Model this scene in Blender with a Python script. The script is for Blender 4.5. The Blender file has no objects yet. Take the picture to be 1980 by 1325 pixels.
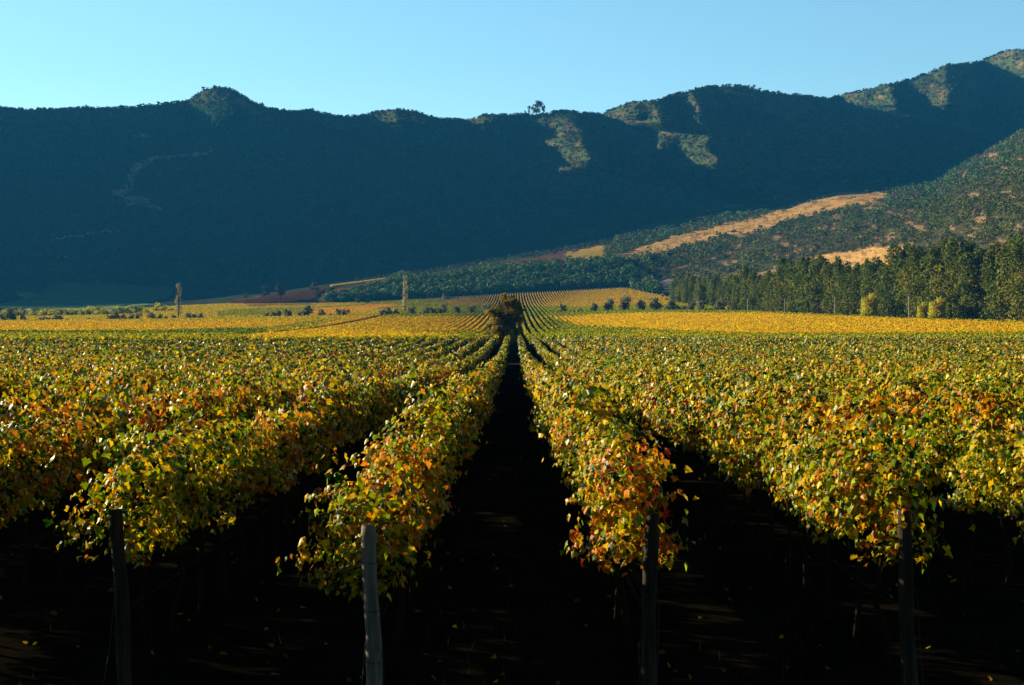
import bpy, math, random
import numpy as np
R = np.random.default_rng(11)
random.seed(5)
C = bpy.context.scene.collection
SC = bpy.context.scene

# ------------------------------------------------------------------ camera
CAMH = 3.45
F = 2750.0            # focal length in pixels of the 1980 wide photograph
VX, VY = 994.0, 640.0 # where the vine rows (+Y) and eye level meet
cam = bpy.data.cameras.new('camera'); cam_o = bpy.data.objects.new('camera', cam); C.objects.link(cam_o)
cam.sensor_width = 36; cam.lens = F/1980*36; cam.clip_start = .2; cam.clip_end = 20000
cam_o.location = (0, 0, CAMH)
cam_o.rotation_euler = (math.radians(90)-math.atan(22.5/F), 0, math.atan(4/F))
SC.camera = cam_o
# ------------------------------------------------------------------ light
ELEV, AZ = math.radians(16), math.radians(31)     # sun: from the left, AZ forward of due left
SUN = np.array([-math.cos(ELEV)*math.cos(AZ), math.cos(ELEV)*math.sin(AZ), math.sin(ELEV)])
w = bpy.data.worlds.new('World'); SC.world = w; w.use_nodes = True
nt = w.node_tree; bg = nt.nodes['Background']
sky = nt.nodes.new('ShaderNodeTexSky'); sky.sky_type = 'NISHITA'; sky.sun_disc = False
sky.sun_elevation = ELEV; sky.sun_rotation = math.atan2(SUN[0], SUN[1])
sky.air_density = 1.0; sky.dust_density = 0; sky.ozone_density = 4; sky.altitude = 0
tint = nt.nodes.new('ShaderNodeMix'); tint.data_type = 'RGBA'; tint.blend_type = 'MULTIPLY'; tint.inputs[0].default_value = 1
tint.inputs[7].default_value = (1.19, 1.30, 1.08, 1)     # clean dry mountain air: a greener blue than the model's
# added sky dimming: full low down ahead, darkened overhead and behind to cut fill light
tcw = nt.nodes.new('ShaderNodeTexCoord'); sxyz = nt.nodes.new('ShaderNodeSeparateXYZ'); nt.links.new(tcw.outputs['Generated'], sxyz.inputs[0])
m1 = nt.nodes.new('ShaderNodeMapRange'); m1.interpolation_type = 'SMOOTHSTEP'; m1.inputs[1].default_value = .22; m1.inputs[2].default_value = .75; m1.inputs[3].default_value = 1; m1.inputs[4].default_value = .14
m2 = nt.nodes.new('ShaderNodeMapRange'); m2.interpolation_type = 'SMOOTHSTEP'; m2.inputs[1].default_value = -.5; m2.inputs[2].default_value = .7; m2.inputs[3].default_value = .13; m2.inputs[4].default_value = 1
nt.links.new(sxyz.outputs[2], m1.inputs[0]); nt.links.new(sxyz.outputs[1], m2.inputs[0])
mm_ = nt.nodes.new('ShaderNodeMath'); mm_.operation = 'MULTIPLY'; nt.links.new(m1.outputs[0], mm_.inputs[0]); nt.links.new(m2.outputs[0], mm_.inputs[1])
ms_ = nt.nodes.new('ShaderNodeMath'); ms_.operation = 'MULTIPLY'; nt.links.new(mm_.outputs[0], ms_.inputs[0]); ms_.inputs[1].default_value = .104
nt.links.new(sky.outputs[0], tint.inputs[6]); nt.links.new(tint.outputs[2], bg.inputs[0]); nt.links.new(ms_.outputs[0], bg.inputs[1])
sl = bpy.data.lights.new('sun', 'SUN'); sl.energy = 5.0; sl.angle = math.radians(.5); sl.color = (1, .88, .64)
so = bpy.data.objects.new('sun', sl); C.objects.link(so); so.location = (-40, 40, 60)
from mathutils import Vector
so.rotation_euler = Vector(SUN.tolist()).to_track_quat('Z', 'Y').to_euler()
SC.view_settings.view_transform = 'Standard'; SC.view_settings.look = 'None'
SC.view_settings.exposure = 0.95; SC.view_settings.gamma = 1
SC.cycles.volume_step_rate = 1; SC.cycles.max_bounces = 6; SC.cycles.volume_bounces = 0
SC.cycles.transparent_max_bounces = 4; SC.cycles.diffuse_bounces = 1
HAZE = dict(color=(.05, .42, 1.0), density=.00008)

# ------------------------------------------------------------------ helpers
def smooth(t): return t*t*(3-2*t)
def hashf(i, j, s):
    v = (i.astype(np.int64)*374761393 + j.astype(np.int64)*668265263 + s*1442695041) & 0x7fffffff
    v = (v ^ (v >> 13))*1274126177 & 0x7fffffff
    return ((v ^ (v >> 16)) & 0xffff)/65535.0
def noise(x, y, s=0):
    x = np.asarray(x, float); y = np.asarray(y, float)+np.zeros_like(x)
    i, j = np.floor(x), np.floor(y); u, v = smooth(x-i), smooth(y-j)
    a, b = hashf(i, j, s), hashf(i+1, j, s); c, d = hashf(i, j+1, s), hashf(i+1, j+1, s)
    return (a*(1-u)+b*u)*(1-v)+(c*(1-u)+d*u)*v
def fbm(x, y, s=0, o=3):
    r, a, t = 0, 1, 0
    for k in range(o):
        r = r+a*noise(x*2**k, y*2**k, s+k*7); t += a; a *= .5
    return r/t
def unit(v): return v/np.maximum(np.linalg.norm(v, axis=-1, keepdims=True), 1e-9)
def meshdata(name, V, F_, col=None, smoothf=False):
    """V (n,3); F_ a list of (m,k) index arrays; col (faces,3) stays in the order of F_"""
    me = bpy.data.meshes.new(name)
    V = np.asarray(V, np.float32)
    me.vertices.add(len(V)); me.vertices.foreach_set('co', V.ravel())
    loops = np.concatenate([f.ravel() for f in F_]).astype(np.int32)
    sizes = np.concatenate([np.full(len(f), f.shape[1]) for f in F_])
    st = np.concatenate([[0], np.cumsum(sizes)[:-1]]).astype(np.int32)
    me.loops.add(len(loops)); me.loops.foreach_set('vertex_index', loops)
    me.polygons.add(len(sizes)); me.polygons.foreach_set('loop_start', st)
    me.polygons.foreach_set('use_smooth', np.full(len(sizes), smoothf))
    me.update(calc_edges=True)
    if col is not None:
        a = me.attributes.new('tint', 'FLOAT_COLOR', 'FACE')
        a.data.foreach_set('color', np.concatenate([col, np.ones((len(col), 1))], 1).astype(np.float32).ravel())
    return me
def tag(o, label=None, cat=None, group=None, kind=None):
    if label: o['label'] = label
    if cat: o['category'] = cat
    if group: o['group'] = group
    if kind: o['kind'] = kind
    return o
def obj(name, me, mat=None, parent=None, loc=(0, 0, 0)):
    if mat and not me.materials: me.materials.append(mat)
    o = bpy.data.objects.new(name, me); C.objects.link(o)
    o.location = loc
    if parent: o.parent = parent
    return o
def empty(name, loc, rz=0):
    o = bpy.data.objects.new(name, None); C.objects.link(o); o.location = loc; o.rotation_euler.z = rz
    o.empty_display_size = .3
    return o
def copy_tree(o, parent=None):
    c = o.copy(); C.objects.link(c); c.parent = parent
    for ch in list(o.children): copy_tree(ch, c)
    return c
class MB:
    def __init__(s): s.V, s.F, s.c, s.n = [], {}, {}, 0
    def add(s, V, F_, col=None):
        V = np.asarray(V, float); s.V.append(V)
        for f in F_:
            k = f.shape[1]; s.F.setdefault(k, []).append(f+s.n)
            if col is not None:
                s.c.setdefault(k, []).append(np.broadcast_to(col, (len(f), 3)) if np.ndim(col) == 1 else col)
        s.n += len(V)
    def tube(s, pts, rad, sides=8, cap=True, wob=0):
        pts = np.asarray(pts, float); n = len(pts); rad = np.broadcast_to(rad, n)
        d = np.gradient(pts, axis=0); d = unit(d)
        ref = np.where(np.abs(d[:, 2:3]) > .9, [[1., 0, 0]], [[0, 0, 1.]])
        a = unit(np.cross(d, ref)); b = np.cross(d, a)
        th = np.arange(sides)/sides*2*np.pi
        rr = rad[:, None]*(1+(R.random((n, sides))-.5)*wob)
        V = pts[:, None]+rr[..., None]*(np.cos(th)[None, :, None]*a[:, None]+np.sin(th)[None, :, None]*b[:, None])
        i = np.arange(n-1)[:, None]*sides; k = np.arange(sides)[None]; k2 = (k+1) % sides
        Fq = np.stack([i+k, i+k2, i+sides+k2, i+sides+k], -1).reshape(-1, 4)
        Fs = [Fq]
        if cap: Fs += [np.array([np.arange(sides)[::-1]]), np.array([np.arange(sides)+(n-1)*sides])]
        s.add(V.reshape(-1, 3), Fs); return s
    def box(s, c, sz, rz=0):
        v = np.array([[x, y, z] for x in (-.5, .5) for y in (-.5, .5) for z in (-.5, .5)])*sz
        cr, sr = math.cos(rz), math.sin(rz)
        v = np.stack([v[:, 0]*cr-v[:, 1]*sr, v[:, 0]*sr+v[:, 1]*cr, v[:, 2]], 1)+c
        s.add(v, [np.array([[0, 1, 3, 2], [4, 6, 7, 5], [0, 4, 5, 1], [2, 3, 7, 6], [0, 2, 6, 4], [1, 5, 7, 3]])]); return s
    def data(s, name, smoothf=False):
        ks = sorted(s.F); Fs = [np.concatenate(s.F[k]) for k in ks]
        col = np.concatenate([np.concatenate(s.c[k]) for k in ks]) if s.c else None
        return meshdata(name, np.concatenate(s.V), Fs, col, smoothf)
    def build(s, name, mat, parent=None, loc=(0, 0, 0), smoothf=False):
        return obj(name, s.data(name, smoothf), mat, parent, loc)

# ------------------------------------------------------------------ materials
def mat(name, base=None, rough=.85, spec=.3, trans=0., attr=False, nscale=None, namp=.3, bump=None, objvar=0., coords='Object', stretch=None):
    m = bpy.data.materials.new(name); m.use_nodes = True
    n = m.node_tree.nodes; l = m.node_tree.links; p = n['Principled BSDF']
    p.inputs['Roughness'].default_value = rough; p.inputs['Specular IOR Level'].default_value = spec
    if attr:
        a = n.new('ShaderNodeAttribute'); a.attribute_name = 'tint'; c = a.outputs['Color']
    else:
        rgb = n.new('ShaderNodeRGB'); rgb.outputs[0].default_value = (*base, 1); c = rgb.outputs[0]
    tc = n.new('ShaderNodeTexCoord'); vec = tc.outputs[coords]
    if stretch:
        mp = n.new('ShaderNodeMapping'); mp.inputs['Scale'].default_value = stretch
        l.new(vec, mp.inputs[0]); vec = mp.outputs[0]
    if nscale:
        for k, (sc_, am) in enumerate(zip(nscale, namp if isinstance(namp, (list, tuple)) else [namp]*len(nscale))):
            t = n.new('ShaderNodeTexNoise'); t.inputs['Scale'].default_value = sc_; t.inputs['Detail'].default_value = 5
            l.new(vec, t.inputs['Vector'])
            r = n.new('ShaderNodeMapRange'); r.inputs[1].default_value = .3; r.inputs[2].default_value = .7
            r.inputs[3].default_value = 1-am; r.inputs[4].default_value = 1+am
            l.new(t.outputs['Fac'], r.inputs[0])
            x = n.new('ShaderNodeMix'); x.data_type = 'RGBA'; x.blend_type = 'MULTIPLY'; x.inputs[0].default_value = 1
            l.new(c, x.inputs[6]); l.new(r.outputs[0], x.inputs[7]); c = x.outputs[2]
    if objvar:
        oi = n.new('ShaderNodeObjectInfo'); hs = n.new('ShaderNodeHueSaturation')
        r = n.new('ShaderNodeMapRange'); r.inputs[3].default_value = 1-objvar; r.inputs[4].default_value = 1+objvar
        l.new(oi.outputs['Random'], r.inputs[0]); l.new(r.outputs[0], hs.inputs['Value'])
        r2 = n.new('ShaderNodeMapRange'); r2.inputs[3].default_value = .5+objvar*.04; r2.inputs[4].default_value = .5-objvar*.06
        l.new(oi.outputs['Random'], r2.inputs[0]); l.new(r2.outputs[0], hs.inputs['Hue'])
        l.new(c, hs.inputs['Color']); c = hs.outputs[0]
    l.new(c, p.inputs['Base Color'])
    if bump:
        t = n.new('ShaderNodeTexNoise'); t.inputs['Scale'].default_value = bump[0]; t.inputs['Detail'].default_value = 6
        l.new(vec, t.inputs['Vector'])
        b = n.new('ShaderNodeBump'); b.inputs['Strength'].default_value = bump[1]; b.inputs['Distance'].default_value = bump[2]
        l.new(t.outputs['Fac'], b.inputs['Height']); l.new(b.outputs[0], p.inputs['Normal'])
    if trans:
        tr = n.new('ShaderNodeBsdfTranslucent'); l.new(c, tr.inputs[0])
        mx = n.new('ShaderNodeMixShader'); mx.inputs[0].default_value = trans
        l.new(p.outputs[0], mx.inputs[1]); l.new(tr.outputs[0], mx.inputs[2])
        l.new(mx.outputs[0], n['Material Output'].inputs[0])
    return m
M_LEAF = mat('vine_leaf', attr=True, rough=.38, spec=.12, trans=.36, nscale=[14], namp=.35)
M_LEAFFAR = mat('vine_leaf_far', attr=True, rough=.85, spec=.03, trans=.4)
M_SOIL = mat('field_soil', attr=True, rough=1, spec=0, nscale=[.9, .12], namp=[.35, .3], bump=(3, .6, .06))
M_MOUNT = mat('mountain_slope', attr=True, rough=1, spec=0, nscale=[.18, .03], namp=[.5, .35], bump=(.15, .8, 3))
M_HILL = mat('hill_slope', attr=True, rough=1, spec=0, nscale=[.35, .05], namp=[.35, .25], bump=(.25, .7, 1.2))
M_CROWN = mat('tree_foliage', attr=True, rough=.7, spec=.15, trans=.33, objvar=.22)
M_SCRUB = mat('scrub_foliage', attr=True, rough=.8, spec=.15, trans=.15)
M_BARK = mat('bark', (.16, .12, .085), nscale=[3], bump=(8, .6, .05))
M_WOOD = mat('weathered_post_wood', (.06, .046, .032), rough=.9, spec=.04, nscale=[5, 22], namp=[.35, .4], bump=(14, .9, .012), stretch=(1, 1, .12))
M_WOODP = mat('sunlit_post_wood', (.27, .22, .17), rough=.85, spec=.1, nscale=[5, 22], namp=[.35, .4], bump=(14, .9, .012), stretch=(1, 1, .12))  # same wood made paler: sunlight on the left post put into its colour
M_WIRE = mat('galvanised_wire', (.05, .048, .05), rough=.7, spec=.3)
M_VTRUNK = mat('vine_trunk_bark', spec=0, base=(.03, .02, .014), nscale=[14], bump=(30, .8, .02))
M_POLE = mat('concrete_pole', (.55, .54, .5), nscale=[2], namp=.12)
M_WALL = mat('shed_wall', (.42, .4, .36), nscale=[1.2], namp=.2)
M_ROOF = mat('shed_roof', (.5, .5, .5), rough=.5, nscale=[.8], namp=.25)
M_DARKP = mat('shed_door', (.08, .07, .06))
M_ROCK = mat('boulder_rock', (.6, .55, .48), nscale=[.6], namp=.25, bump=(1, .8, .3))

# ------------------------------------------------------------------ terrain
def tab(*rows):
    a = np.array(rows, float); return a[:, 0], a[:, 1], a[:, 2]
L2 = tab((-1500, 850, 624), (-400, 850, 627), (0, 850, 626), (300, 850, 623), (540, 850, 618), (800, 850, 613), (1000, 850, 610), (1200, 850, 606),
         (1300, 850, 605), (1450, 750, 608), (1614, 640, 616), (1757, 560, 624), (1980, 480, 631), (2400, 400, 640), (3500, 380, 645))
L3 = tab((-1500, 1200, 612), (-400, 1200, 613), (0, 1200, 612), (200, 1200, 607), (350, 1300, 596), (440, 1400, 591), (640, 1450, 589), (716, 1450, 587), (860, 1450, 580),
         (1000, 1450, 571), (1100, 1450, 566), (1200, 1450, 560), (1280, 1420, 562), (1340, 1350, 566), (1450, 1150, 572), (1600, 1000, 568), (1800, 850, 568), (1980, 750, 566), (2400, 700, 560), (3500, 700, 550))
L4 = tab((-1500, 1600, 604), (0, 1600, 607), (200, 1600, 604), (300, 1600, 598), (400, 1600, 588), (500, 1580, 577), (600, 1580, 567), (740, 1600, 551), (820, 1600, 545), (1000, 1600, 524),
         (1150, 1600, 512), (1220, 1620, 505), (1300, 1640, 486), (1420, 1660, 455), (1600, 1640, 416), (1720, 1550, 402), (1800, 1400, 402), (1900, 1200, 392), (1980, 1080, 388), (2400, 1000, 370), (3500, 1000, 350))
L5 = tab((-1500, 1800, 600), (0, 1800, 599), (150, 1800, 600), (300, 1800, 592), (400, 1770, 584), (500, 1760, 572), (600, 1760, 560), (740, 1780, 542), (820, 1800, 531), (1000, 1850, 502), (1150, 1900, 476),
         (1300, 2000, 440), (1500, 2130, 400), (1620, 2220, 368), (1720, 2220, 362), (1800, 2120, 352), (1900, 1900, 318), (1980, 1700, 276), (2200, 1500, 190), (2400, 1400, 170), (3500, 1400, 150))
L6 = tab((-1500, 2110, 566), (0, 2110, 566), (200, 2100, 566), (300, 2090, 573), (440, 2070, 576), (600, 2060, 548), (820, 2060, 519), (1000, 2070, 489), (1150, 2110, 463), (1300, 2200, 429),
         (1500, 2330, 390), (1620, 2420, 360), (1720, 2450, 356), (1800, 2400, 345), (1900, 2250, 308), (1980, 2050, 263), (2200, 1850, 178), (2400, 1750, 160), (3500, 1750, 140))
def hy(Z, y): return CAMH+(VY-y)/F*Z
def layers(px):
    px = np.asarray(px, float); o = np.ones_like(px)
    Zs, hs = [], []
    for z, h in ((-400, 0), (13, 0), (60, -.62), (137, -1.3), (190, -1.05), (250, -.3)): Zs.append(o*z); hs.append(o*h)
    Zb = np.interp(px, [1450, 1980, 2400], [404, 335, 320]); Zs.append(Zb); hs.append(np.interp(Zb, [250, 404], [-.3, .6]))
    for L in (L2, L3, L4, L5, L6):
        Z = np.interp(px, L[0], L[1]); y = np.interp(px, L[0], L[2]); Zs.append(Z); hs.append(hy(Z, y))
    dep = np.interp(px, [1700, 1850, 2000, 3500], [0, .5, 1, 1])     # the hidden valley between hill and mountain
    Zs.append(Zs[-1]+np.interp(dep, [0, 1], [20, 350])); hs.append(hs[-1]+np.interp(dep, [0, 1], [12, -140]))
    return np.array(Zs), np.array(hs)
def H(px, Z, lay=None):
    Zk, hk = lay if lay is not None else layers(px)
    K = len(Zk); d = np.diff(hk, axis=0)/np.diff(Zk, axis=0)
    m = np.zeros_like(hk); m[1:-1] = np.where(d[1:]*d[:-1] > 0, 2*d[1:]*d[:-1]/(d[1:]+d[:-1]+1e-12), 0); m[0] = d[0]; m[-1] = d[-1]
    k = np.clip((Zk[:, :] <= Z[None]).sum(0)-1, 0, K-2); ii = np.arange(len(Z))
    z0, z1 = Zk[k, ii], Zk[k+1, ii]; hh = z1-z0; t = (Z-z0)/hh
    return ((2*t**3-3*t**2+1)*hk[k, ii]+(t**3-2*t**2+t)*hh*m[k, ii]+(-2*t**3+3*t**2)*hk[k+1, ii]+(t**3-t**2)*hh*m[k+1, ii])
def hw(x, y):
    """ground height at world x, y"""
    x = np.atleast_1d(np.asarray(x, float)); y = np.atleast_1d(np.asarray(y, float))+0*x
    px = VX+F*x/np.maximum(y, 250)
    return H(px, y)
def at(px, Z): x = (px-VX)/F*Z; return np.array([x, Z, float(hw(x, Z)[0])])
def at_y(px, y, lo=250, hi=2400):
    """the ground point seen in column px at height y of the photograph"""
    Zs = np.linspace(lo, hi, 1200); hh = H(np.full(1200, float(px)), Zs); yy = VY-(hh-CAMH)/Zs*F
    i = np.argmax(yy <= y) if (yy <= y).any() else -1
    Z = Zs[i]; return np.array([(px-VX)/F*Z, Z, hh[i]])
def inpoly(px, y, P):
    P = np.asarray(P, float); r = np.zeros(np.shape(px), bool); j = len(P)-1
    for i in range(len(P)):
        xi, yi = P[i]; xj, yj = P[j]
        if yi != yj: r ^= ((yi > y) != (yj > y)) & (px < (xj-xi)*(y-yi)/(yj-yi)+xi)
        j = i
    return r
RIDGE = np.array([(-1500, 240), (-1100, 200), (-700, 232), (-400, 215), (-200, 225), (0, 207), (60, 213), (100, 211), (140, 209), (200, 208), (250, 209), (300, 203), (340, 200), (365, 194), (385, 181), (400, 173), (425, 170),
    (450, 173), (470, 186), (490, 197), (520, 209), (550, 215), (600, 214), (630, 221), (670, 227), (710, 223), (750, 215), (775, 213), (800, 215), (825, 223), (860, 231), (910, 233), (930, 225), (950, 224),
    (1000, 222), (1040, 223), (1090, 216), (1130, 219), (1165, 221), (1200, 206), (1230, 199), (1280, 195), (1300, 185), (1350, 172), (1410, 167), (1440, 169), (1480, 180), (1540, 185), (1600, 191),
    (1620, 185), (1660, 178), (1700, 168), (1760, 155), (1800, 140), (1830, 127), (1870, 125), (1900, 118), (1930, 104), (1960, 98), (1990, 96), (2100, 88), (2400, 60), (2800, 120), (3500, 90)], float)
GOLD = [(1185, 492), (1240, 478), (1300, 458), (1370, 440), (1500, 408), (1560, 392), (1625, 371), (1700, 371), (1725, 378), (1680, 392), (1590, 412), (1530, 425), (1440, 452), (1400, 452), (1330, 474), (1260, 492), (1225, 500), (1205, 512)]
SAND = [(1572, 497), (1600, 490), (1640, 488), (1690, 478), (1745, 476), (1755, 500), (1700, 520), (1600, 520)]
SAND2 = [(1462, 530), (1470, 525), (1530, 514), (1532, 520), (1505, 536), (1465, 545)]
ROAD = [(1196, 508), (1212, 505), (1240, 518), (1262, 535), (1305, 540), (1310, 590), (1270, 580), (1285, 560), (1262, 545), (1240, 535)]
FOREST = [(600, 588), (660, 578), (735, 556), (775, 540), (850, 545), (930, 525), (1020, 520), (1100, 512), (1170, 506), (1205, 512), (1235, 535), (1262, 550), (1280, 575), (1300, 600), (1215, 556), (1100, 562), (1000, 567), (860, 576), (735, 580), (700, 587)]
BROWN = [(820, 546), (780, 540), (860, 530), (1000, 503), (1100, 484), (1160, 470), (1180, 495), (1150, 510), (1000, 524)]
YELP = [(1090, 492), (1165, 474), (1168, 496), (1110, 502)]
REDS = [(430, 592), (480, 576), (560, 566), (640, 560), (760, 541), (780, 545), (720, 562), (640, 586)]
DARKV = [(30, 566), (200, 566), (215, 580), (300, 588), (200, 600), (60, 598), (55, 585)]
DARKT = [(20, 583), (55, 590), (62, 600), (46, 602), (38, 592), (18, 586)]
MGUL = [[(258, 318), (300, 303), (345, 300), (425, 290), (430, 294), (352, 305), (300, 309), (272, 330), (258, 345), (262, 368), (240, 362)],
        [(214, 372), (250, 362), (264, 366), (240, 378), (280, 380), (292, 388), (286, 394), (316, 404), (300, 405), (268, 398), (246, 397), (240, 384), (222, 380)],
        [(90, 466), (140, 454), (232, 443), (230, 445), (145, 457), (92, 468)], [(108, 497), (142, 493), (140, 495), (112, 499)], [(258, 262), (290, 259), (288, 265), (260, 265)]]
def paint(px, y, Z):
    """bare-earth colours of the ground, by place"""
    wx = (fbm(px*.09, y*.25, 3)-.5)*14; wy = (fbm(px*.07, y*.3, 9)-.5)*9
    qx, qy = px+wx, y+wy
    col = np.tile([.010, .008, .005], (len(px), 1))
    far = Z > 1440
    col[far] = [.05, .058, .022]
    hill = (px > 1300) & (Z > np.interp(px, L2[0], L2[1])+20); col[hill] = [.075, .07, .03]
    g = fbm(px*.05, y*.12, 21)
    sandy = hill & (g > .68); col[sandy] = [.26, .17, .085]
    for P, c in ((FOREST, (.04, .05, .02)), (BROWN, (.13, .065, .035)), (YELP, (.4, .26, .05)), (REDS, (.16, .07, .045)), (DARKV, (.28, .34, .13)), (GOLD, (.58, .33, .11)), (SAND, (.75, .42, .14)), (SAND2, (.34, .23, .13))):
        m = inpoly(qx, qy, P) & far if P not in (SAND, SAND2) else inpoly(qx, qy, P) & hill; col[m] = c
    m = inpoly(px+wx*.3, y+wy*.3, ROAD) & (Z > 1400); col[m] = (.2, .17, .15)
    m = inpoly(px, y, DARKT) & far; col[m] = (.4, .38, .33)
    m = (col[:, 0] > .4) & (fbm(px*.12, y*.5, 33) > .6); col[m] *= .62
    return col
# one ground sheet, from behind the camera to the foot of the mountain
cols = np.concatenate([np.arange(-1500, -100, 50), np.arange(-100, 2080, 5), np.arange(2080, 3501, 50)]).astype(float)
nZ = np.concatenate([np.arange(-400, 0, 40), np.arange(0, 60, 2.5), np.arange(60, 250, 5)])
lay = layers(cols); parts = [25, 50, 60, 60, 40, 36, 12]
Zrows = [np.full(len(cols), z, float) for z in nZ]
for s, n in enumerate(parts):
    a, b = lay[0][5+s], lay[0][6+s]
    for t in np.arange(n)/n: Zrows.append(a+(b-a)*t)
Zrows.append(lay[0][12].copy())
Zg = np.array(Zrows); PX = np.broadcast_to(cols, Zg.shape)
X = np.where(Zg < 250, (PX-VX)/F*250, (PX-VX)/F*Zg)
Hg = H(PX.ravel(), Zg.ravel(), (np.tile(lay[0], (1, len(Zg))), np.tile(lay[1], (1, len(Zg))))).reshape(Zg.shape)
far_ = np.clip((Zg-1300)/500, 0, 1)
Hg = Hg+far_*(PX < 99999)*(fbm(X/60, Zg/60, 5)-.5)*9*np.clip((lay[0][11]-Zg)/60, 0, 1)
nr, nc = Zg.shape
idx = np.arange(nr*nc).reshape(nr, nc)
Q = np.stack([idx[:-1, :-1], idx[:-1, 1:], idx[1:, 1:], idx[1:, :-1]], -1)
V = np.stack([X, Zg, Hg], -1).reshape(-1, 3)
def ctr(a): return (a[:-1, :-1]+a[1:, 1:])/2
cZ, cX, cH = ctr(Zg), ctr(X), ctr(Hg); cP = ctr(PX)
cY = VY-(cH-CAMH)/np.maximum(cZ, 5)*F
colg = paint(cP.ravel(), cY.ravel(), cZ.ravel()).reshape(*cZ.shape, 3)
nh = np.interp(cP, L2[0], L2[1])
is_hill = (cP > 1320) & (cZ > nh+60)
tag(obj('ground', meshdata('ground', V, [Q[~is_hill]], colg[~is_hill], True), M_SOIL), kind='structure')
tag(obj('hill', meshdata('hill', V, [Q[is_hill]], colg[is_hill], True), M_HILL), kind='structure')

# ---- mountain
lay_m = None
def mbase(px):
    Zk, hk = layers(px); Z6, h6 = Zk[-1], hk[-1]
    yr = np.interp(px, RIDGE[:, 0], RIDGE[:, 1])+(fbm(px*.13, px*0, 41)-.5)*4
    k = (VY-yr)/F; m = .86
    Zr = ((CAMH-h6)+m*Z6)/(m-k); Zr = np.clip(Zr, 2500, 3300)
    return Z6, h6, Zr, CAMH+k*Zr
_c = np.arange(-1500, 3501, 10.); _zr = mbase(_c)[2]; _k = np.ones(25)/25
_zs = np.convolve(np.pad(_zr, 12, mode='edge'), _k, 'valid')
# spurs: crest line from (x0,y0) to (x1,y1) in the photograph, left and right flank width, how far it stands out in metres
SPURS = [(1112, 225, 1148, 330, 75, 40, 72, .2), (1262, 190, 1290, 250, 80, 40, 60, .2), (1335, 170, 1392, 345, 105, 40, 100, .1), (1280, 265, 1235, 350, 50, 30, 60, .2),
         (1450, 168, 1470, 225, 90, 60, 45, .2), (1715, 140, 1730, 215, 100, 25, 45, .15), (1838, 100, 1850, 235, 150, 60, 125, .15), (2010, 85, 1995, 280, 80, 80, 85, .15),
         (1225, 195, 1235, 230, 55, 30, 36, .2), (800, 206, 815, 245, 45, 40, 24, .3), (760, 206, 770, 240, 40, 30, 18, .3), (440, 160, 470, 235, 60, 60, 22, .3), (950, 216, 955, 240, 40, 30, 22, .2)]
def mdisp(px, y):
    d = (fbm(px/170, y/260, 55)-.5)*12+(fbm(px/38, y/60, 61)-.5)*np.where(y < 380, np.interp(px, [980, 1060], [10, 30]), 10)
    for x0, y0, x1, y1, wl, wr, A, sf in SPURS:
        L = y1-y0; s = (y-y0)/L; c = x0+(x1-x0)*s+(fbm(y/22, y*0+x0, 71)-.5)*26
        u = px-c; prof = np.where(u < 0, np.clip(1+u/wl, 0, 1), np.clip(1-u/wr, 0, 1)); prof = prof**.9-.4*np.clip(1-np.abs(u+1.5*wl)/(.7*wl), 0, 1)
        fade = np.clip((s+.15)/.25, 0, 1)*np.clip((1.15-s)/.4, 0, 1)
        d = d+2.1*A*(.55+1.1*np.clip(s, 0, 1))*prof*smooth(fade)
    return d
def mpoint(px, v):
    Z6, h6, Zr, hr = mbase(px); Zr2 = np.interp(px, _c, _zs); hr = CAMH+(hr-CAMH)*Zr2/Zr; Zr = Zr2
    Z = Z6+(Zr-Z6)*v; h = h6+(hr-h6)*(v+.10*np.sin(v*np.pi)*(1-v))
    y = VY-(h-CAMH)/Z*F
    d = mdisp(px, y)*np.clip(v/.12, 0, 1)
    k = (Z-d)/Z
    return np.stack([(px-VX)/F*Z*k, Z*k, CAMH+(h-CAMH)*k], -1), y
mc = np.concatenate([np.arange(-1500, -100, 40), np.arange(-100, 2080, 4), np.arange(2080, 3501, 40)]).astype(float)
mv = np.linspace(0, 1, 190)
PP, VV = np.meshgrid(mc, mv); P3, Y3 = mpoint(PP.ravel(), VV.ravel())
rough = (fbm(P3[:, 0]/7, P3[:, 1]/7, 81, 2)-.5)*5*np.clip(VV.ravel()*8, 0, 1)
P3[:, 2] += rough*np.where(VV.ravel() > .99, .3, 1)
P3 = P3.reshape(len(mv), len(mc), 3)
back = P3[-1].copy(); back[:, 1] += 350; back[:, 2] -= 200
P3 = np.concatenate([P3, back[None]])
nr, nc = P3.shape[:2]; idx = np.arange(nr*nc).reshape(nr, nc)
Q = np.stack([idx[:-1, :-1], idx[:-1, 1:], idx[1:, 1:], idx[1:, :-1]], -1).reshape(-1, 4)
Yc = np.concatenate([ctr(Y3.reshape(PP.shape)), np.full((1, nc-1), 100.)]).ravel(); Pc = np.concatenate([ctr(PP), ctr(PP)[-1:]]).ravel()
cm = np.tile([.028, .062, .03], (len(Yc), 1)); rp = ((Pc > 1020) & (Yc < 370)) | (Yc < np.interp(Pc, RIDGE[:, 0], RIDGE[:, 1])+26)  # lit upper zones stay olive; elsewhere the blue shade is put into the colour
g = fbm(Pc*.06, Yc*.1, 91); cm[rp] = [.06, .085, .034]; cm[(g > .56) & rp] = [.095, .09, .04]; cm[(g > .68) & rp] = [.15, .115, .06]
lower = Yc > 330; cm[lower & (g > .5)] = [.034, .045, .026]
jx = (fbm(Pc*.15, Yc*.15, 95)-.5)*12
for P in MGUL: cm[inpoly(Pc+jx, Yc+jx*.4, P) & (fbm(Pc*.3, Yc*.3, 97) > .36)] = [.34, .27, .18]
tag(obj('mountain', meshdata('mountain', P3.reshape(-1, 3), [Q], cm, True), M_MOUNT), kind='structure')

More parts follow.
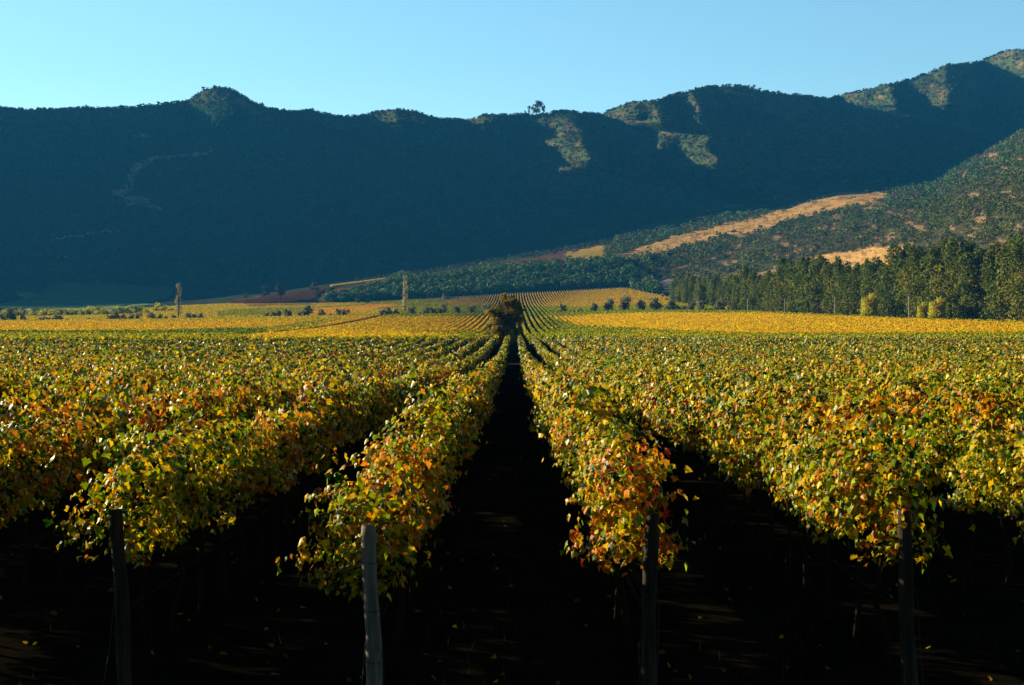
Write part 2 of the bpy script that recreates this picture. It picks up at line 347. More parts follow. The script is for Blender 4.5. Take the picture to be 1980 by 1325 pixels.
# ------------------------------------------------------------------ leaf quads on blobs
def blob_quads(mb, cen, rad, nq, size, col, up=.25, jit=.55, colj=.25, shell=.75):
    N = len(cen); rad = np.broadcast_to(rad, (N, 3)); col = np.broadcast_to(col, (N, 3)); size = np.broadcast_to(size, N)
    d = unit(R.normal(size=(N, nq, 3))+[0, 0, up]); r = shell+(1.08-shell)*R.random((N, nq, 1))
    p = cen[:, None]+d*rad[:, None]*r
    n = unit(d+R.normal(size=d.shape)*jit)
    a = unit(np.cross(n, R.normal(size=d.shape))); b = np.cross(n, a)
    s = size[:, None, None]*(.6+.8*R.random((N, nq, 1)))*.5; s2 = s*(.55+.45*R.random((N, nq, 1)))
    q = np.stack([p-a*s, p-b*s2, p+a*s, p+b*s2], 2).reshape(-1, 3)
    f = np.arange(N*nq*4).reshape(-1, 4)
    c = col[:, None]*(1+colj*(2*R.random((N, nq, 1))-1))
    mb.add(q, [f], np.clip(c.reshape(-1, 3), 0, 1))

# mountain scrub, ridge bushes
mb = MB(); n = 15000
px = R.uniform(-150, 2130, n); v = R.random(n)**.8
p, y = mpoint(px, v)
g = fbm(px*.06, y*.1, 91); r = R.uniform(1.6, 3.6, n)*np.where(g > .6, .7, 1)
keep = ~np.any([inpoly(px, y, P) for P in MGUL], axis=0); p, g, r = p[keep], g[keep], r[keep]
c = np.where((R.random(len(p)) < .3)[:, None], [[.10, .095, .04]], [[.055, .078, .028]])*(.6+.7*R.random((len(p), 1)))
olv = ((px[keep] > 1020) & (y[keep] < 370)) | (y[keep] < np.interp(px[keep], RIDGE[:, 0], RIDGE[:, 1])+26); c = np.where(olv[:, None], c, c*[.42, .85, .9])  # bushes outside the sunlit zones tinted blue-dark, shade put into their colour
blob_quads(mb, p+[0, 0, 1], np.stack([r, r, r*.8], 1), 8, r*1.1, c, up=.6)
px = R.uniform(-150, 2130, 1500); p, y = mpoint(px, np.full(1500, .997)); r = R.uniform(1, 3.0, 1500)*np.where(noise(px*.05, px*0, 7) > .55, 1.3, .8)
c = np.tile([.05, .065, .028], (1500, 1)); blob_quads(mb, p+[0, 0, 1], np.stack([r, r, r*.9], 1), 14, r*.9, c, up=.6)
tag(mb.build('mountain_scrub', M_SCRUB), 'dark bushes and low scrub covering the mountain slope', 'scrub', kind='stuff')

# hillside and valley woods
lay_w = layers
def tsample(n, x0, x1, t0, t1):
    px = R.uniform(x0, x1, n); t = R.uniform(t0, t1, n); Zk, hk = layers(px)
    k = np.minimum(t.astype(int), 5); ii = np.arange(n); fr = t-k
    Z = Zk[6+k, ii]*(1-fr)+Zk[np.minimum(7+k, 12), ii]*fr; h = H(px, Z)
    return px, Z, h, VY-(h-CAMH)/Z*F
allP = (GOLD, SAND, SAND2, ROAD, YELP, BROWN, REDS, DARKT)
def bare(px, y, m=0):
    px = px+(noise(px*.11, y*.3, 201)-.5)*26; y = y+(noise(px*.09, y*.3, 203)-.5)*11
    return np.any([inpoly(px, y+m, P) for P in allP], axis=0)
mb = MB()
px, Z, h, y = tsample(19000, 1190, 2300, 1.15, 5)
ok = ~bare(px, y, -2) & (Z > np.interp(px, L2[0], L2[1])+90) & ((px > 1300) | (y < 540)) & ~inpoly(px, y, FOREST)
g = fbm(px*.05, y*.12, 21); ok &= (g < .64) | (R.random(len(px)) < .25)
ok &= (Z > 1380) | (px > 1400)
px, Z, h, y, g = px[ok], Z[ok], h[ok], y[ok], g[ok]
r = R.uniform(1.7, 3.9, len(px))*np.interp(Z, [700, 2000], [.62, 1.15])
c = np.where((y < np.interp(px, [1300, 1700, 1980], [470, 430, 330]))[:, None], [[.10, .17, .035]], [[.13, .17, .02]])*(.55+.8*R.random((len(px), 1)))
c = np.where(((g > .5) & (R.random(len(px)) < .35))[:, None], [[.15, .11, .05]], c)
blob_quads(mb, np.stack([(px-VX)/F*Z, Z, h+r*.5], 1), np.stack([r, r, r*.85], 1), 24, r*.62, c, up=.5)
tag(mb.build('hillside_scrub', M_SCRUB), 'dense green and brown bushes covering the lit hillside behind the windbreak', 'scrub', kind='stuff')
mb = MB()
px, Z, h, y = tsample(5200, 600, 1300, 1.95, 4.3)
ok = inpoly(px, y+2, FOREST)
ok |= (px > 1080) & (px < 1260) & (y < 515) & (y > 488) & ~bare(px, y) & (R.random(len(px)) < .5)
px, Z, h, y = px[ok], Z[ok], h[ok], y[ok]
r = R.uniform(2.6, 5.2, len(px))
c = np.where((R.random(len(px)) < .3)[:, None], [[.18, .23, .05]], [[.09, .19, .04]])*(.6+.7*R.random((len(px), 1)))
blob_quads(mb, np.stack([(px-VX)/F*Z, Z, h+r*.9], 1), np.stack([r, r, r*1.05], 1), 42, r*.5, c, up=.5)
tag(mb.build('valley_woodland', M_SCRUB), 'blue-green woodland filling the slope above the striped vineyard', 'woodland', kind='stuff')
# thin scrub along the shadow line and dots in the golden field
mb = MB(); px, Z, h, y = tsample(1600, 700, 1720, 3.9, 4.8); r = R.uniform(1.4, 3.4, len(px))
blob_quads(mb, np.stack([(px-VX)/F*Z, Z, h+r*.5], 1), np.stack([r, r, r], 1), 16, r*.7, np.tile([.05, .07, .03], (len(px), 1)), up=.5)
px, Z, h, y = tsample(800, 1190, 1720, 3, 4.2); ok = inpoly(px, y, GOLD) & (fbm(px*.08, y*.2, 4) > .48); px, Z, h = px[ok], Z[ok], h[ok]; r = R.uniform(.6, 1.8, len(px))
blob_quads(mb, np.stack([(px-VX)/F*Z, Z, h+r*.4], 1), np.stack([r*1.5, r, r*.7], 1), 10, r*.8, np.tile([.16, .12, .06], (len(px), 1)), up=.5)
tag(mb.build('slope_undergrowth', M_SCRUB), 'sparse dark brush around the golden dry grass slope', 'undergrowth', kind='stuff')

# ------------------------------------------------------------------ vines
PAL = np.array([(.014, .058, .002), (.27, .345, .003), (.82, .51, .004), (.72, .22, .005), (.50, .03, .012), (.13, .05, .02)])  # green, yellow-green, yellow, orange, red, brown
PALF = np.array([(.04, .12, .004), (.34, .38, .005), (.85, .55, .004), (.80, .34, .006), (.7, .16, .04), (.22, .11, .05)])   # brighter palette for the farther blocks
REG = [  # (polygon in the photograph, weights of green, yellow-green, yellow, orange, red, brown)
    ([(-400, 662), (2400, 662), (2400, 540), (-400, 540)], (.25, .45, .25, .04, .01, 0)),
    ([(-400, 646), (560, 646), (500, 637), (-400, 640)], (.6, .35, .05, 0, 0, 0)),
    ([(-400, 640), (300, 640), (520, 633), (620, 620), (-400, 620)], (.02, .15, .55, .28, 0, 0)),
    ([(-400, 622), (600, 622), (760, 608), (760, 585), (300, 585), (-400, 600)], (.08, .32, .55, .05, 0, 0)),
    ([(420, 612), (640, 606), (760, 596), (700, 589), (420, 600)], (.35, .45, .2, 0, 0, 0)),
    ([(600, 597), (690, 590), (760, 588), (760, 591), (700, 602), (610, 606)], (0, .05, .4, .45, .1, 0)),
    ([(470, 656), (520, 640), (640, 632), (800, 640), (900, 652)], (.02, .13, .75, .10, 0, 0)),
    ([(600, 634), (690, 612), (990, 612), (975, 640), (870, 640)], (.03, .2, .52, .25, 0, 0)),
    ([(770, 612), (780, 585), (990, 585), (990, 612)], (.3, .55, .15, 0, 0, 0)),
    ([(700, 588), (860, 588), (860, 570), (700, 578)], (.2, .6, .2, 0, 0, 0)),
    ([(860, 590), (1000, 590), (1000, 540), (860, 540)], (.05, .3, .25, .2, .02, .18)),
    ([(1000, 595), (1290, 595), (1290, 540), (1000, 540)], (.03, .25, .36, .16, .01, .19)),
    ([(1020, 612), (1300, 611), (1450, 612), (1450, 590), (1010, 592)], (.25, .7, .05, 0, 0, 0)),
    ([(995, 660), (1080, 606), (1240, 632), (1180, 660)], (.4, .45, .15, 0, 0, 0)),
    ([(1065, 612), (1240, 606), (1480, 606), (1980, 625), (2400, 634), (2400, 646), (1980, 643), (1450, 646), (1250, 636), (1120, 628)], (.01, .08, .83, .08, 0, 0)),
    ([(480, 592), (600, 592), (620, 560), (440, 570)], (.05, .25, .15, .1, .05, .4))]
def vcolor(x, Z, z, nleaf_noise=1.):
    """albedo of leaves at places (x, Z)"""
    N = len(x); px = VX+F*x/np.maximum(Z, 1); gh = np.zeros(N); m = Z > 240
    if m.any(): gh[m] = hw(x[m], Z[m])
    y = VY-(gh+2.0-CAMH)/np.maximum(Z, 1)*F
    W = np.zeros((N, 6)); near = Z < 262
    a = fbm(x/3.1, Z/5.5, 101); b = fbm(x/7+9, Z/14, 113); c = fbm(x/1.4, Z/2.0, 127); d = np.clip((Z-50)/120, 0, 1)
    W[:, 0] = .48+1.2*np.clip(.52-a, 0, 1)+.30*d; W[:, 1] = .88; W[:, 2] = .62+.3*b-.15*d
    W[:, 3] = np.clip((b-.46)*5.2, 0, 1.3)*np.clip((c-.3)*2.8, 0, 1.2)*(1-.6*d)+.05; W[:, 4] = np.clip((c-.76)*3, 0, .6)*np.clip((b-.5)*4, 0, 1)*(1-d); W[:, 5] = .05
    red = (x > .5) & (x < 1.5) & (Z < 15) & (Z > 12) & (c > .5); W[red, 4] += .45; W[red, 3] += .5
    edge = (Z > 225) & near; W[edge, 0] += .6
    if (~near).any():
        wy = (fbm(x/22, Z/60, 131)-.5)*5; wx = (fbm(x/30, Z/50, 137)-.5)*20
        yy, pp = y+wy, px+wx
        Wf = np.tile([.3, .45, .22, .03, 0, 0], (N, 1))
        for P, ww in REG:
            mm = inpoly(pp, yy, P); Wf[mm] = ww
        # right-hand side: green-gold block before the yellow field
        mm = (px > 1150) & (y > 646); Wf[mm] = (.3, .42, .26, .02, 0, 0)
        W[~near] = Wf[~near]*(.75+.5*R.random((int((~near).sum()), 6)))
    W = np.maximum(W, 0); cs = np.cumsum(W, 1); u = R.random(N)*cs[:, -1]
    k = (u[:, None] > cs).sum(1).clip(0, 5)
    col = np.where(near[:, None], PAL[k], PALF[k])*(1+.35*(2*R.random((N, 1))-1)*nleaf_noise)
    avg = (W/cs[:, -1:])@PALF
    return col, avg
# leaf shapes: (side, tip, normal)
th = np.radians([180, 150, 118, 95, 62, 35, 0, -35, -62, -95, -118, -150])
rr = np.array([.28, .75, .62, .95, .66, .72, 1.15, .72, .66, .95, .62, .75])
LV0 = np.concatenate([[[0, 0, 0]], np.stack([rr*np.sin(th), rr*np.cos(th)*1.0, -.22*np.abs(rr*np.sin(th))-.14*rr**2], 1)])*.5
LF0 = np.array([[0, i+1, (i+1) % 12+1] for i in range(12)])
LV1 = np.array([[0, -.32, 0], [.5, -.1, -.16], [.34, .38, -.14], [0, .62, -.12], [-.34, .38, -.14], [-.5, -.1, -.16]])
LF1 = np.array([[0, 1, 2, 3], [0, 3, 4, 5]])
LV2 = np.array([[-.5, -.3, 0], [.5, -.4, 0], [.4, .5, 0], [-.4, .45, 0]]); LF2 = np.array([[0, 1, 2, 3]])
def place_leaves(mb, pos, nrm, size, tmpl, col):
    LV, LF = tmpl; N = len(pos)
    if N == 0: return
    t = np.tile([0., 0, -1.], (N, 1))+R.normal(size=(N, 3))*.45
    t = unit(t-(t*nrm).sum(1, keepdims=True)*nrm); s = np.cross(t, nrm)
    curl = R.uniform(-.8, 3.6, (N, 1, 1))
    V = pos[:, None]+size[:, None, None]*(LV[None, :, 0:1]*s[:, None]*R.uniform(.8, 1.1, (N, 1, 1))+LV[None, :, 1:2]*t[:, None]+LV[None, :, 2:3]*curl*nrm[:, None])
    Fc = (LF[None]+np.arange(N)[:, None, None]*len(LV)).reshape(-1, LF.shape[1])
    mb.add(V.reshape(-1, 3), [Fc], np.repeat(col, len(LF), 0))
def topz(x0, Z, s):
    return 2.18+np.interp(Z, [25, 60], [1.05, .62])*(fbm(Z/1.9, Z*0+x0*3.3, 151+s)-.5)+.5*(noise(Z/.55, Z*0+x0*7.1, 157)-.5)*.6
def leaf_band(mb, x0, Za, Zb, dens, size, tmpl, root_x=0., zlo=1.18, ws=1.):
    L = Zb-Za
    if L <= 0: return
    n = int(L*dens); Z = R.uniform(Za, Zb, n); gz = hw(np.full(n, x0), Z)
    top = topz(x0, Z, 0)
    low = zlo+.75*(fbm(Z/.9, Z*0+x0, 163)-.45)
    u = R.beta(1.5, 1.1, n); zz = low+(top-low)*u
    side = np.where(R.random(n) < .5, -1., 1.)
    wid = (.25+.26*np.sin(np.clip(u, 0, 1)**.8*np.pi*.80+.25))*(.35+1.25*fbm(Z/.9, zz/.6+x0, 168))
    rad = np.sqrt(R.random(n))**.7
    xc = x0+(fbm(Z/2.6, Z*0+x0*5, 173)-.5)*.35
    x = xc+side*wid*rad
    cl = noise(Z/.26+side*37, zz/.24+x0*11, 181)*.7+noise(Z/.6+side*17, zz/.5+x0*5, 183)*.3
    rad = rad*np.interp(cl, [.25, .45, .6, .85], [.12, .4, 1.0, 1.55])
    x = xc+side*wid*rad*ws*np.where(side > 0, .74, 1.); zz = zz-(u > .7)*(cl < .45)*.24+(u > .75)*(cl > .62)*.10
    # shoots standing up or hanging out
    sh = R.random(n) < .09; zz = zz+sh*R.uniform(0, .38, n)*(u > .6); x = x+sh*side*R.uniform(0, .22, n)*(u < .6)
    nrm = unit(np.stack([side*(.35+rad), R.normal(size=n)*.3-.1, .25+.9*(u > .82)+0*u], 1)+R.normal(size=(n, 3))*.55)
    col, _ = vcolor(x, Z, zz)
    place_leaves(mb, np.stack([x-root_x, Z, gz+zz], 1), nrm, size*R.uniform(.42, 1.38, n), tmpl, col)
def hedge(mb, x0, Za, Zb, step, w_, zlo, zhi, jit, far=False, root_x=0.):
    n = max(2, int((Zb-Za)/step)+1); Z = np.linspace(Za, Zb, n)
    gz = hw(np.full(n, x0), Z)
    prof = np.array([(-w_*.8, zlo), (-w_, (zlo+zhi)/2), (-w_*.6, zhi-.15), (0, zhi), (w_*.6, zhi-.15), (w_, (zlo+zhi)/2), (w_*.8, zlo)])
    k = len(prof); P = np.zeros((n, k, 3)); P[..., 0] = x0-root_x+prof[None, :, 0]; P[..., 1] = Z[:, None]; P[..., 2] = gz[:, None]+prof[None, :, 1]
    P += (R.random(P.shape)-.5)*2*np.array([jit, jit*1.2, jit])
    i = np.arange(n*k).reshape(n, k)
    q = np.stack([i[:-1, :-1], i[:-1, 1:], i[1:, 1:], i[1:, :-1]], -1).reshape(-1, 4)
    fz = np.repeat((Z[:-1]+Z[1:])/2, k-1); fx = np.tile(x0+(prof[:-1, 0]+prof[1:, 0])/2, n-1)
    col, avg = vcolor(fx, fz, fz*0+2)
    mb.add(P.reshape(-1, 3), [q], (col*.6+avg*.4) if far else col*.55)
ORD = ['', 'first', 'second', 'third', 'fourth', 'fifth', 'sixth', 'seventh', 'eighth', 'ninth', 'tenth', 'eleventh', 'twelfth', 'thirteenth', 'fourteenth', 'fifteenth', 'sixteenth', 'seventeenth', 'eighteenth', 'nineteenth', 'twentieth']
TENS = {2: 'twenty', 3: 'thirty', 4: 'forty', 5: 'fifty'}
TENO = {2: 'twentieth', 3: 'thirtieth', 4: 'fortieth', 5: 'fiftieth'}
def ordw(n): return ORD[n] if n <= 20 else (TENO[n//10] if n % 10 == 0 else TENS[n//10]+'-'+ORD[n % 10])
ZP = {-1: 12.65, 1: 13.45, -2: 13.75, 2: 13.6}
def view(x0, Za, Zb, ml=560, mr=330):
    """where along a row it is in or near the picture"""
    if x0 < 0: zs = -x0*F/(VX+ml)
    else: zs = x0*F/(1980-VX+mr)
    return max(Za, zs), Zb
nrow = 0
for k in range(1, 45):
    for s in (-1, 1):
        x0 = s*(1.25+2.5*(k-1))
        z0 = ZP.get(s*k, 13.6); zend = 243 if (s < 0 and k > 5) else 296
        za, zb = view(x0, z0, zend)
        if zb-za < 6: continue
        root = empty('vine_row', (x0, za, float(hw(x0, za)[0])))
        side = 'left' if s < 0 else 'right'
        lab = f'leafy trellised vine row bordering the central dark alley on its {side} side' if k == 1 else f'{ordw(k)} leafy vine row {side} of the central dark alley, green to orange leaves'
        tag(root, lab, 'vine row', 'vine rows running away through the near vineyard'); nrow += 1
        mb = MB(); rz = float(hw(x0, za)[0])
        for a, b, dens, size, tm in ((0, 21, 1650, .087, (LV0, LF0)), (21, 42, 1050, .104, (LV1, LF1)), (42, 85, 470, .15, (LV1, LF1)), (85, 150, 170, .24, (LV2, LF2)), (150, 300, 80, .34, (LV2, LF2))):
            aa, bb = max(a, za), min(b, zb)
            if bb > aa: leaf_band(mb, x0, aa, bb, dens, size, tm, x0, ws=.94 if a < 42 else (.8 if a < 85 else .7))
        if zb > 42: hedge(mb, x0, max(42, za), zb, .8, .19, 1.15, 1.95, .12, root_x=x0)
        if za < 44: hedge(mb, x0, za+1.3, 44, .35, .11, 1.35, 1.8, .06, root_x=x0)  # unseen core added inside the leaves to block the sun
        # the clump of leaves that hangs round the head of the end post
        if k <= 2:
            n = 130; Z = z0+R.normal(size=n)*.22-.02; zz = R.uniform(1.35, 2.45, n) if s*k != -1 else R.uniform(1.2, 2.4, n)
            x = x0+R.normal(size=n)*.19+(-.16 if s*k == -1 else 0); col, _ = vcolor(x, Z, zz)
            keep = ~((x < x0-.05) & (zz > 1.35) & (zz < 1.8) & (s*k == -1) & (R.random(n) < .7)) & ~((Z < z0) & (np.abs(x-x0) < .13) & (zz < 1.62))
            nrm = unit(np.stack([np.sign(x-x0)*.6, -.5*np.ones(n), .3*np.ones(n)], 1)+R.normal(size=(n, 3))*.6)
            place_leaves(mb, np.stack([x-x0, Z, zz], 1)[keep], nrm[keep], R.uniform(.065, .125, n)[keep], (LV0, LF0), col[keep])
        o = mb.build('foliage', M_LEAF, root, loc=(0, -za, -rz), smoothf=True)
        if k <= 5 and za < 30:
            for j in range(9):
                yy = za+.7+j*1.3; g_ = float(hw(x0, yy)[0])-rz; t = MB()
                t.tube([(R.normal()*.02, yy-za, g_-.1), (R.normal()*.03, yy-za+R.normal()*.04, g_+.35), (R.normal()*.05, yy-za+R.normal()*.06, g_+.7), (R.normal()*.04, yy-za+R.normal()*.08, g_+1.15)], [.045, .036, .032, .024], 7, wob=.3)
                t.build('vine_trunk', M_VTRUNK, root, smoothf=True)
            for hgt in (.75, 1.2, 1.6):
                t = MB(); ys = np.linspace(0, 28, 8); t.tube([(0, q, float(hw(x0, za+q)[0])-rz+hgt) for q in ys], .0016, 4)
                t.build('trellis_wire', M_WIRE, root)
# farther blocks of the same vineyard
def farrow(x0, za, zb, lab, grp, posts=False):
    g0 = float(hw(x0, za)[0]); root = empty('vine_row', (x0, za, g0)); tag(root, lab, 'vine row', grp)
    mb = MB(); farfill(mb, x0, za, zb, x0); mb.build('foliage', M_LEAFFAR, root, loc=(0, -za, -g0))
    if posts:
        g1 = float(hw(x0, zb)[0]); t = MB(); t.tube([(0, zb-za+1.2, g1-g0-.3), (0, zb-za+1.2, g1-g0+3.1)], .17, 5); t.build('end_post', M_POLE, root)
    return root
def farfill(mb, x0, za, zb, rx=0.):
    for a, b, dn, sz, st, w_, zh, wsc in ((0, 460, 30, .44, 1.3, .28, 1.8, .85), (460, 860, 18, .52, 2., .24, 1.8, .62), (860, 2000, 15, .5, 2.6, .2, 1.8, .42)):
        a, b = max(a, za), min(b, zb)
        if b > a: leaf_band(mb, x0, a, b, dn, sz, (LV2, LF2), rx, ws=wsc); hedge(mb, x0, a, b, st, w_, .6, zh, .18, True, rx)
def track(px):    # dirt track that climbs diagonally across the left fields, as a distance for every column
    return np.interp(px, [400, 500, 600, 700, 770], [340, 420, 520, 690, 900])
cnt = 0; rest = MB()
cand = []
for k in range(1, 150):
    for s in (-1, 1):
        x0 = s*(1.25+2.5*(k-1))
        zs = 265 if (s < 0 and k > 5) else 297
        if s*k == -1: zs = 330
        if s*k == 1: zs = 322
        ze = 838
        if s > 0:    # the block ends at the windbreak
            for zz in np.arange(297, 838, 6.):
                if zz > np.interp(VX+F*x0/zz, L2[0], L2[1])-6: ze = zz; break
        za, zb = view(x0, zs, ze, 120, 140)
        if zb-za > 10: cand.append((k, s, x0, za, zb))
cand.sort(key=lambda c: c[0])
ntop = 122
for i, (k, s, x0, za, zb) in enumerate(cand):
    # cut out the diagonal track on the left
    segs = [(za, zb)]
    if s < 0:
        zz = np.arange(za, zb, 2.); hit = np.abs(zz-track(VX+F*x0/zz)) < 8+zz*.022; px_ = VX+F*x0/zz; hit &= (px_ > 380) & (px_ < 790)
        if hit.any():
            a, b = zz[hit][0], zz[hit][-1]; segs = [(za, a), (b, zb)]
    for a, b in segs:
        if b-a < 5: continue
        if i < ntop:
            sd = 'left' if s < 0 else 'right'
            farrow(x0, a, b, f'vine row {sd} of the lone dark tree, in the gold and green middle fields', f'vine rows of the middle fields {sd} of the lone dark tree')
        else: farfill(rest, x0, a, b)
tag(rest.build('distant_vines', M_LEAFFAR), 'mass of golden and orange vines toward the far sides of the valley', 'vines', kind='stuff')
nfar = 0; rest2 = MB(); rest3 = MB()
for k in range(-150, 75):
    x0 = 1.25+2.5*k
    za = 862; ze = float(np.interp(VX+F*x0/1430, L3[0], L3[1]))-6
    if x0 > 0:
        # right-hand edge of the striped block follows the stony road
        ze = min(ze, float(np.interp(x0, [115, 132, 150, 165], [1444, 1300, 1080, 900])))
    a, b = view(x0, za, ze, 40, 40)
    if b-a < 20: continue
    if -42 <= k <= 66:
        for aa, bb, pst in ((a, min(b, 1180), False), (1192, b, True)):
            if bb-aa < 15: continue
            if pst: farrow(x0, aa, bb, 'thin straight vine row in the striped hillside vineyard beyond the olive trees', 'vine rows striping the far hillside block', True); nfar += 1
            else: farfill(rest3, x0, aa, bb)
    else: farfill(rest2, x0, a, b)
tag(rest3.build('olive_line_vines', M_LEAFFAR), 'green vines just behind the line of olive trees', 'vines', kind='stuff')
tag(rest2.build('valley_edge_vines', M_LEAFFAR), 'yellow vines at the far left edge of the sunlit valley', 'vines', kind='stuff')
# vines on the red slope, and those in the mountain's shadow
mb = MB()
for q in np.arange(440, 600, 4.4):
    p = at_y(q, np.interp(q, [430, 600], [589, 584]), 1200); x0 = p[0]
    hedge(mb, x0, p[1], np.interp(q, [440, 600], [p[1]+60, 1690]), 3, .6, .4, 2.1, .25, True)
mby = MB()
for q in np.arange(640, 752, 5.2):
    p = at(q, np.interp(q, [640, 752], [1700, 1745])); t = p; mb2 = None
    hedge(mby, p[0], p[1], p[1]+22, 3, 1.0, .3, 3.6, .2, True)
mby.c = {k: [np.tile([.9, .66, .12], (len(np.concatenate(v)), 1))] for k, v in mby.c.items()}  # yellow vines, with the sunlight on the row ends put into the colour
tag(mby.build('yellow_vine_line', M_LEAFFAR), 'row ends of yellow vines catching the light along the crest of the red slope', 'vines', kind='stuff')
mb.c = {k: [np.tile([.42, .2, .09], (len(np.concatenate(v)), 1))] for k, v in mb.c.items()}
tag(mb.build('red_slope_vines', M_LEAFFAR), 'thin vine rows on the bare reddish slope at the mountain foot', 'vines', kind='stuff')
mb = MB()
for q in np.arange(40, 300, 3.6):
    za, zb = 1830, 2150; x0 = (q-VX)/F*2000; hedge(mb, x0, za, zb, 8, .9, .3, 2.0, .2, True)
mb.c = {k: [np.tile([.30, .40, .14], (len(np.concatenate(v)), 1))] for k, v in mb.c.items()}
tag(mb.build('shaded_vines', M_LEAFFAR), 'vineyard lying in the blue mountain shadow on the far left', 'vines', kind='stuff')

# ------------------------------------------------------------------ end posts
POSTL = {-2: 'weathered wooden end post at the start of the second row left of the alley', -1: 'weathered wooden end post with sunlit left edge, left of the dark alley',
         1: 'weathered wooden end post under red leaves, right of the dark alley', 2: 'shaded wooden end post at the start of the second row right of the alley'}
for k, lean in ((-2, -.055), (-1, -.035), (1, .025), (2, -.035)):
    x0 = (1.25+2.5*(abs(k)-1))*np.sign(k)+(.03 if k < 0 else 0); z0 = ZP[k]-.16
    root = empty('wooden_post', (x0, z0, float(hw(x0, z0)[0])))
    tag(root, POSTL[k], 'post', 'end posts of the vine rows')
    m = MB(); hs = np.linspace(-.3, 1.74, 22); rr_ = .073-.008*np.clip(hs, 0, 2)/1.7+.003*np.sin(hs*5+k)
    rr_[-1] *= .86
    m.tube([(lean*h+.008*math.sin(h*4+k), .02*h, h) for h in hs], rr_, 18, wob=.06); m.build('post_body', M_WOODP if k == -1 else M_WOOD, root, smoothf=True)
    for h_ in (.55, 1.0, 1.42):
        t = MB(); a_ = np.linspace(0, 2*np.pi, 19); r_ = .081
        t.tube([(lean*h_+r_*math.cos(q), .02*h_+r_*math.sin(q), h_+.012*math.sin(q)) for q in a_], .0026, 5, cap=False); t.build('wire_loop', M_WIRE, root)
    for sx in (-.03, .075):
        t = MB(); t.tube([(lean*.95+sx, -.085, .95), (lean*.6+sx*1.3-.03, -.16, .5), (sx*1.8-.09, -.32, .0), (sx*1.8-.10, -.36, -.1)], .0032, 5); t.build('anchor_wire', M_WIRE, root)

# ------------------------------------------------------------------ trees
def tree_mesh(h, blobs, nq, size, col, trunk=None, jit=.55, colj=.3, limbs=4, tr=.25, col2=None, shell=.7):
    """returns crown mesh, trunk mesh; blobs rows of (x, y, z, rx, ry, rz)"""
    blobs = np.asarray(blobs, float); m = MB(); c = np.tile(col, (len(blobs), 1))*(.7+.6*R.random((len(blobs), 1)))
    if col2 is not None: mm = R.random(len(blobs)) < .3; c[mm] = col2
    blob_quads(m, blobs[:, :3], blobs[:, 3:6], nq, size, c, jit=jit, colj=colj, shell=shell, up=.2)
    t = MB(); th_ = trunk or h*.7
    zs = np.linspace(-.4, th_, 7); wx = np.cumsum(R.normal(size=7))*tr*.25; wx[0] = wx[1] = 0
    t.tube(np.stack([wx, wx[::-1]*.3, zs], 1), tr*np.linspace(1.15, .3, 7), 8)
    for i in range(limbs):
        z_ = th_*R.uniform(.3, .85); b = blobs[R.integers(len(blobs))]
        t.tube([(0, 0, z_), (b[0]*.5, b[1]*.5, (z_+max(b[2], z_+.5))/2+.3), (b[0]*.9, b[1]*.9, max(b[2], z_+.6))], [tr*.4, tr*.3, tr*.12], 5)
    return m.data('crown'), t.data('trunk', True)
def make_tree(name, mats, crown, trunk, loc, label, cat, grp=None, sc=1., rz=0.):
    root = empty(name, loc, rz); root.scale = (sc, sc, sc) if np.isscalar(sc) else sc
    tag(root, label, cat, grp)
    obj('crown', crown, mats[0], root); obj('trunk', trunk, mats[1], root)
    return root
def columnar(h, w_, n, lo=.12, p=1.):
    t = np.linspace(lo, .97, n)+R.normal(size=n)*.02
    env = w_*np.minimum(1, (1.05-t)*3.2)**.55*(.75+.3*R.random(n)); a = R.random(n)*6.28; rr = env*.8*R.random(n)**.5
    b = env*R.uniform(.45, .75, n)
    return np.stack([rr*np.cos(a), rr*np.sin(a), t*h, b, b, h*.06+b*.6], 1)
# eucalyptus windbreak
EU = []
for i in range(6):
    h = 26; b = columnar(h, R.uniform(3.6, 4.6), 30, .06)
    EU.append(tree_mesh(h, b, 62, R.uniform(.75, 1.0), (.12, .165, .018), h*.9, .6, .4, 5, .35, (.24, .24, .02)))
pxs = []; q = 1300.
TOPY = np.array([(1290, 548), (1330, 540), (1375, 540), (1440, 532), (1450, 520), (1470, 540), (1530, 512), (1560, 502), (1640, 512), (1720, 510), (1735, 485), (1800, 490), (1840, 470), (1900, 488), (1980, 468), (2400, 430)], float)
first = True
def zwb(px): return np.interp(px, [1290, 1340, 1450, 1614, 1757, 1980, 2400], [1120, 960, 790, 665, 580, 498, 415])
while q < 2330:
    for rowi in range(3):
        qq = q+R.normal()*3+rowi*4; Z = zwb(qq)+8+rowi*(9+Z*.004 if rowi else 0)+R.uniform(-2, 2)
        p = at(qq, Z); ytop = np.interp(qq, TOPY[:, 0], TOPY[:, 1])+(fbm(np.array([qq/9.]), np.array([rowi*5.]), 301)[0]-.5)*34+R.normal()*4+(2 if rowi == 0 else 0)
        hh = hy(Z, ytop)-p[2]; c_, t_ = EU[int(R.integers(6))]
        make_tree('eucalyptus_tree', (M_CROWN, M_BARK), c_, t_, p, 'tall dark green eucalyptus in the dense windbreak edging the vineyard', 'tree', 'eucalyptus trees of the windbreak',
                  (hh/26*R.uniform(.95, 1.4),)*2+(hh/26,), R.random()*6.28)
    q += F*R.uniform(3.4, 5.2)/zwb(q)
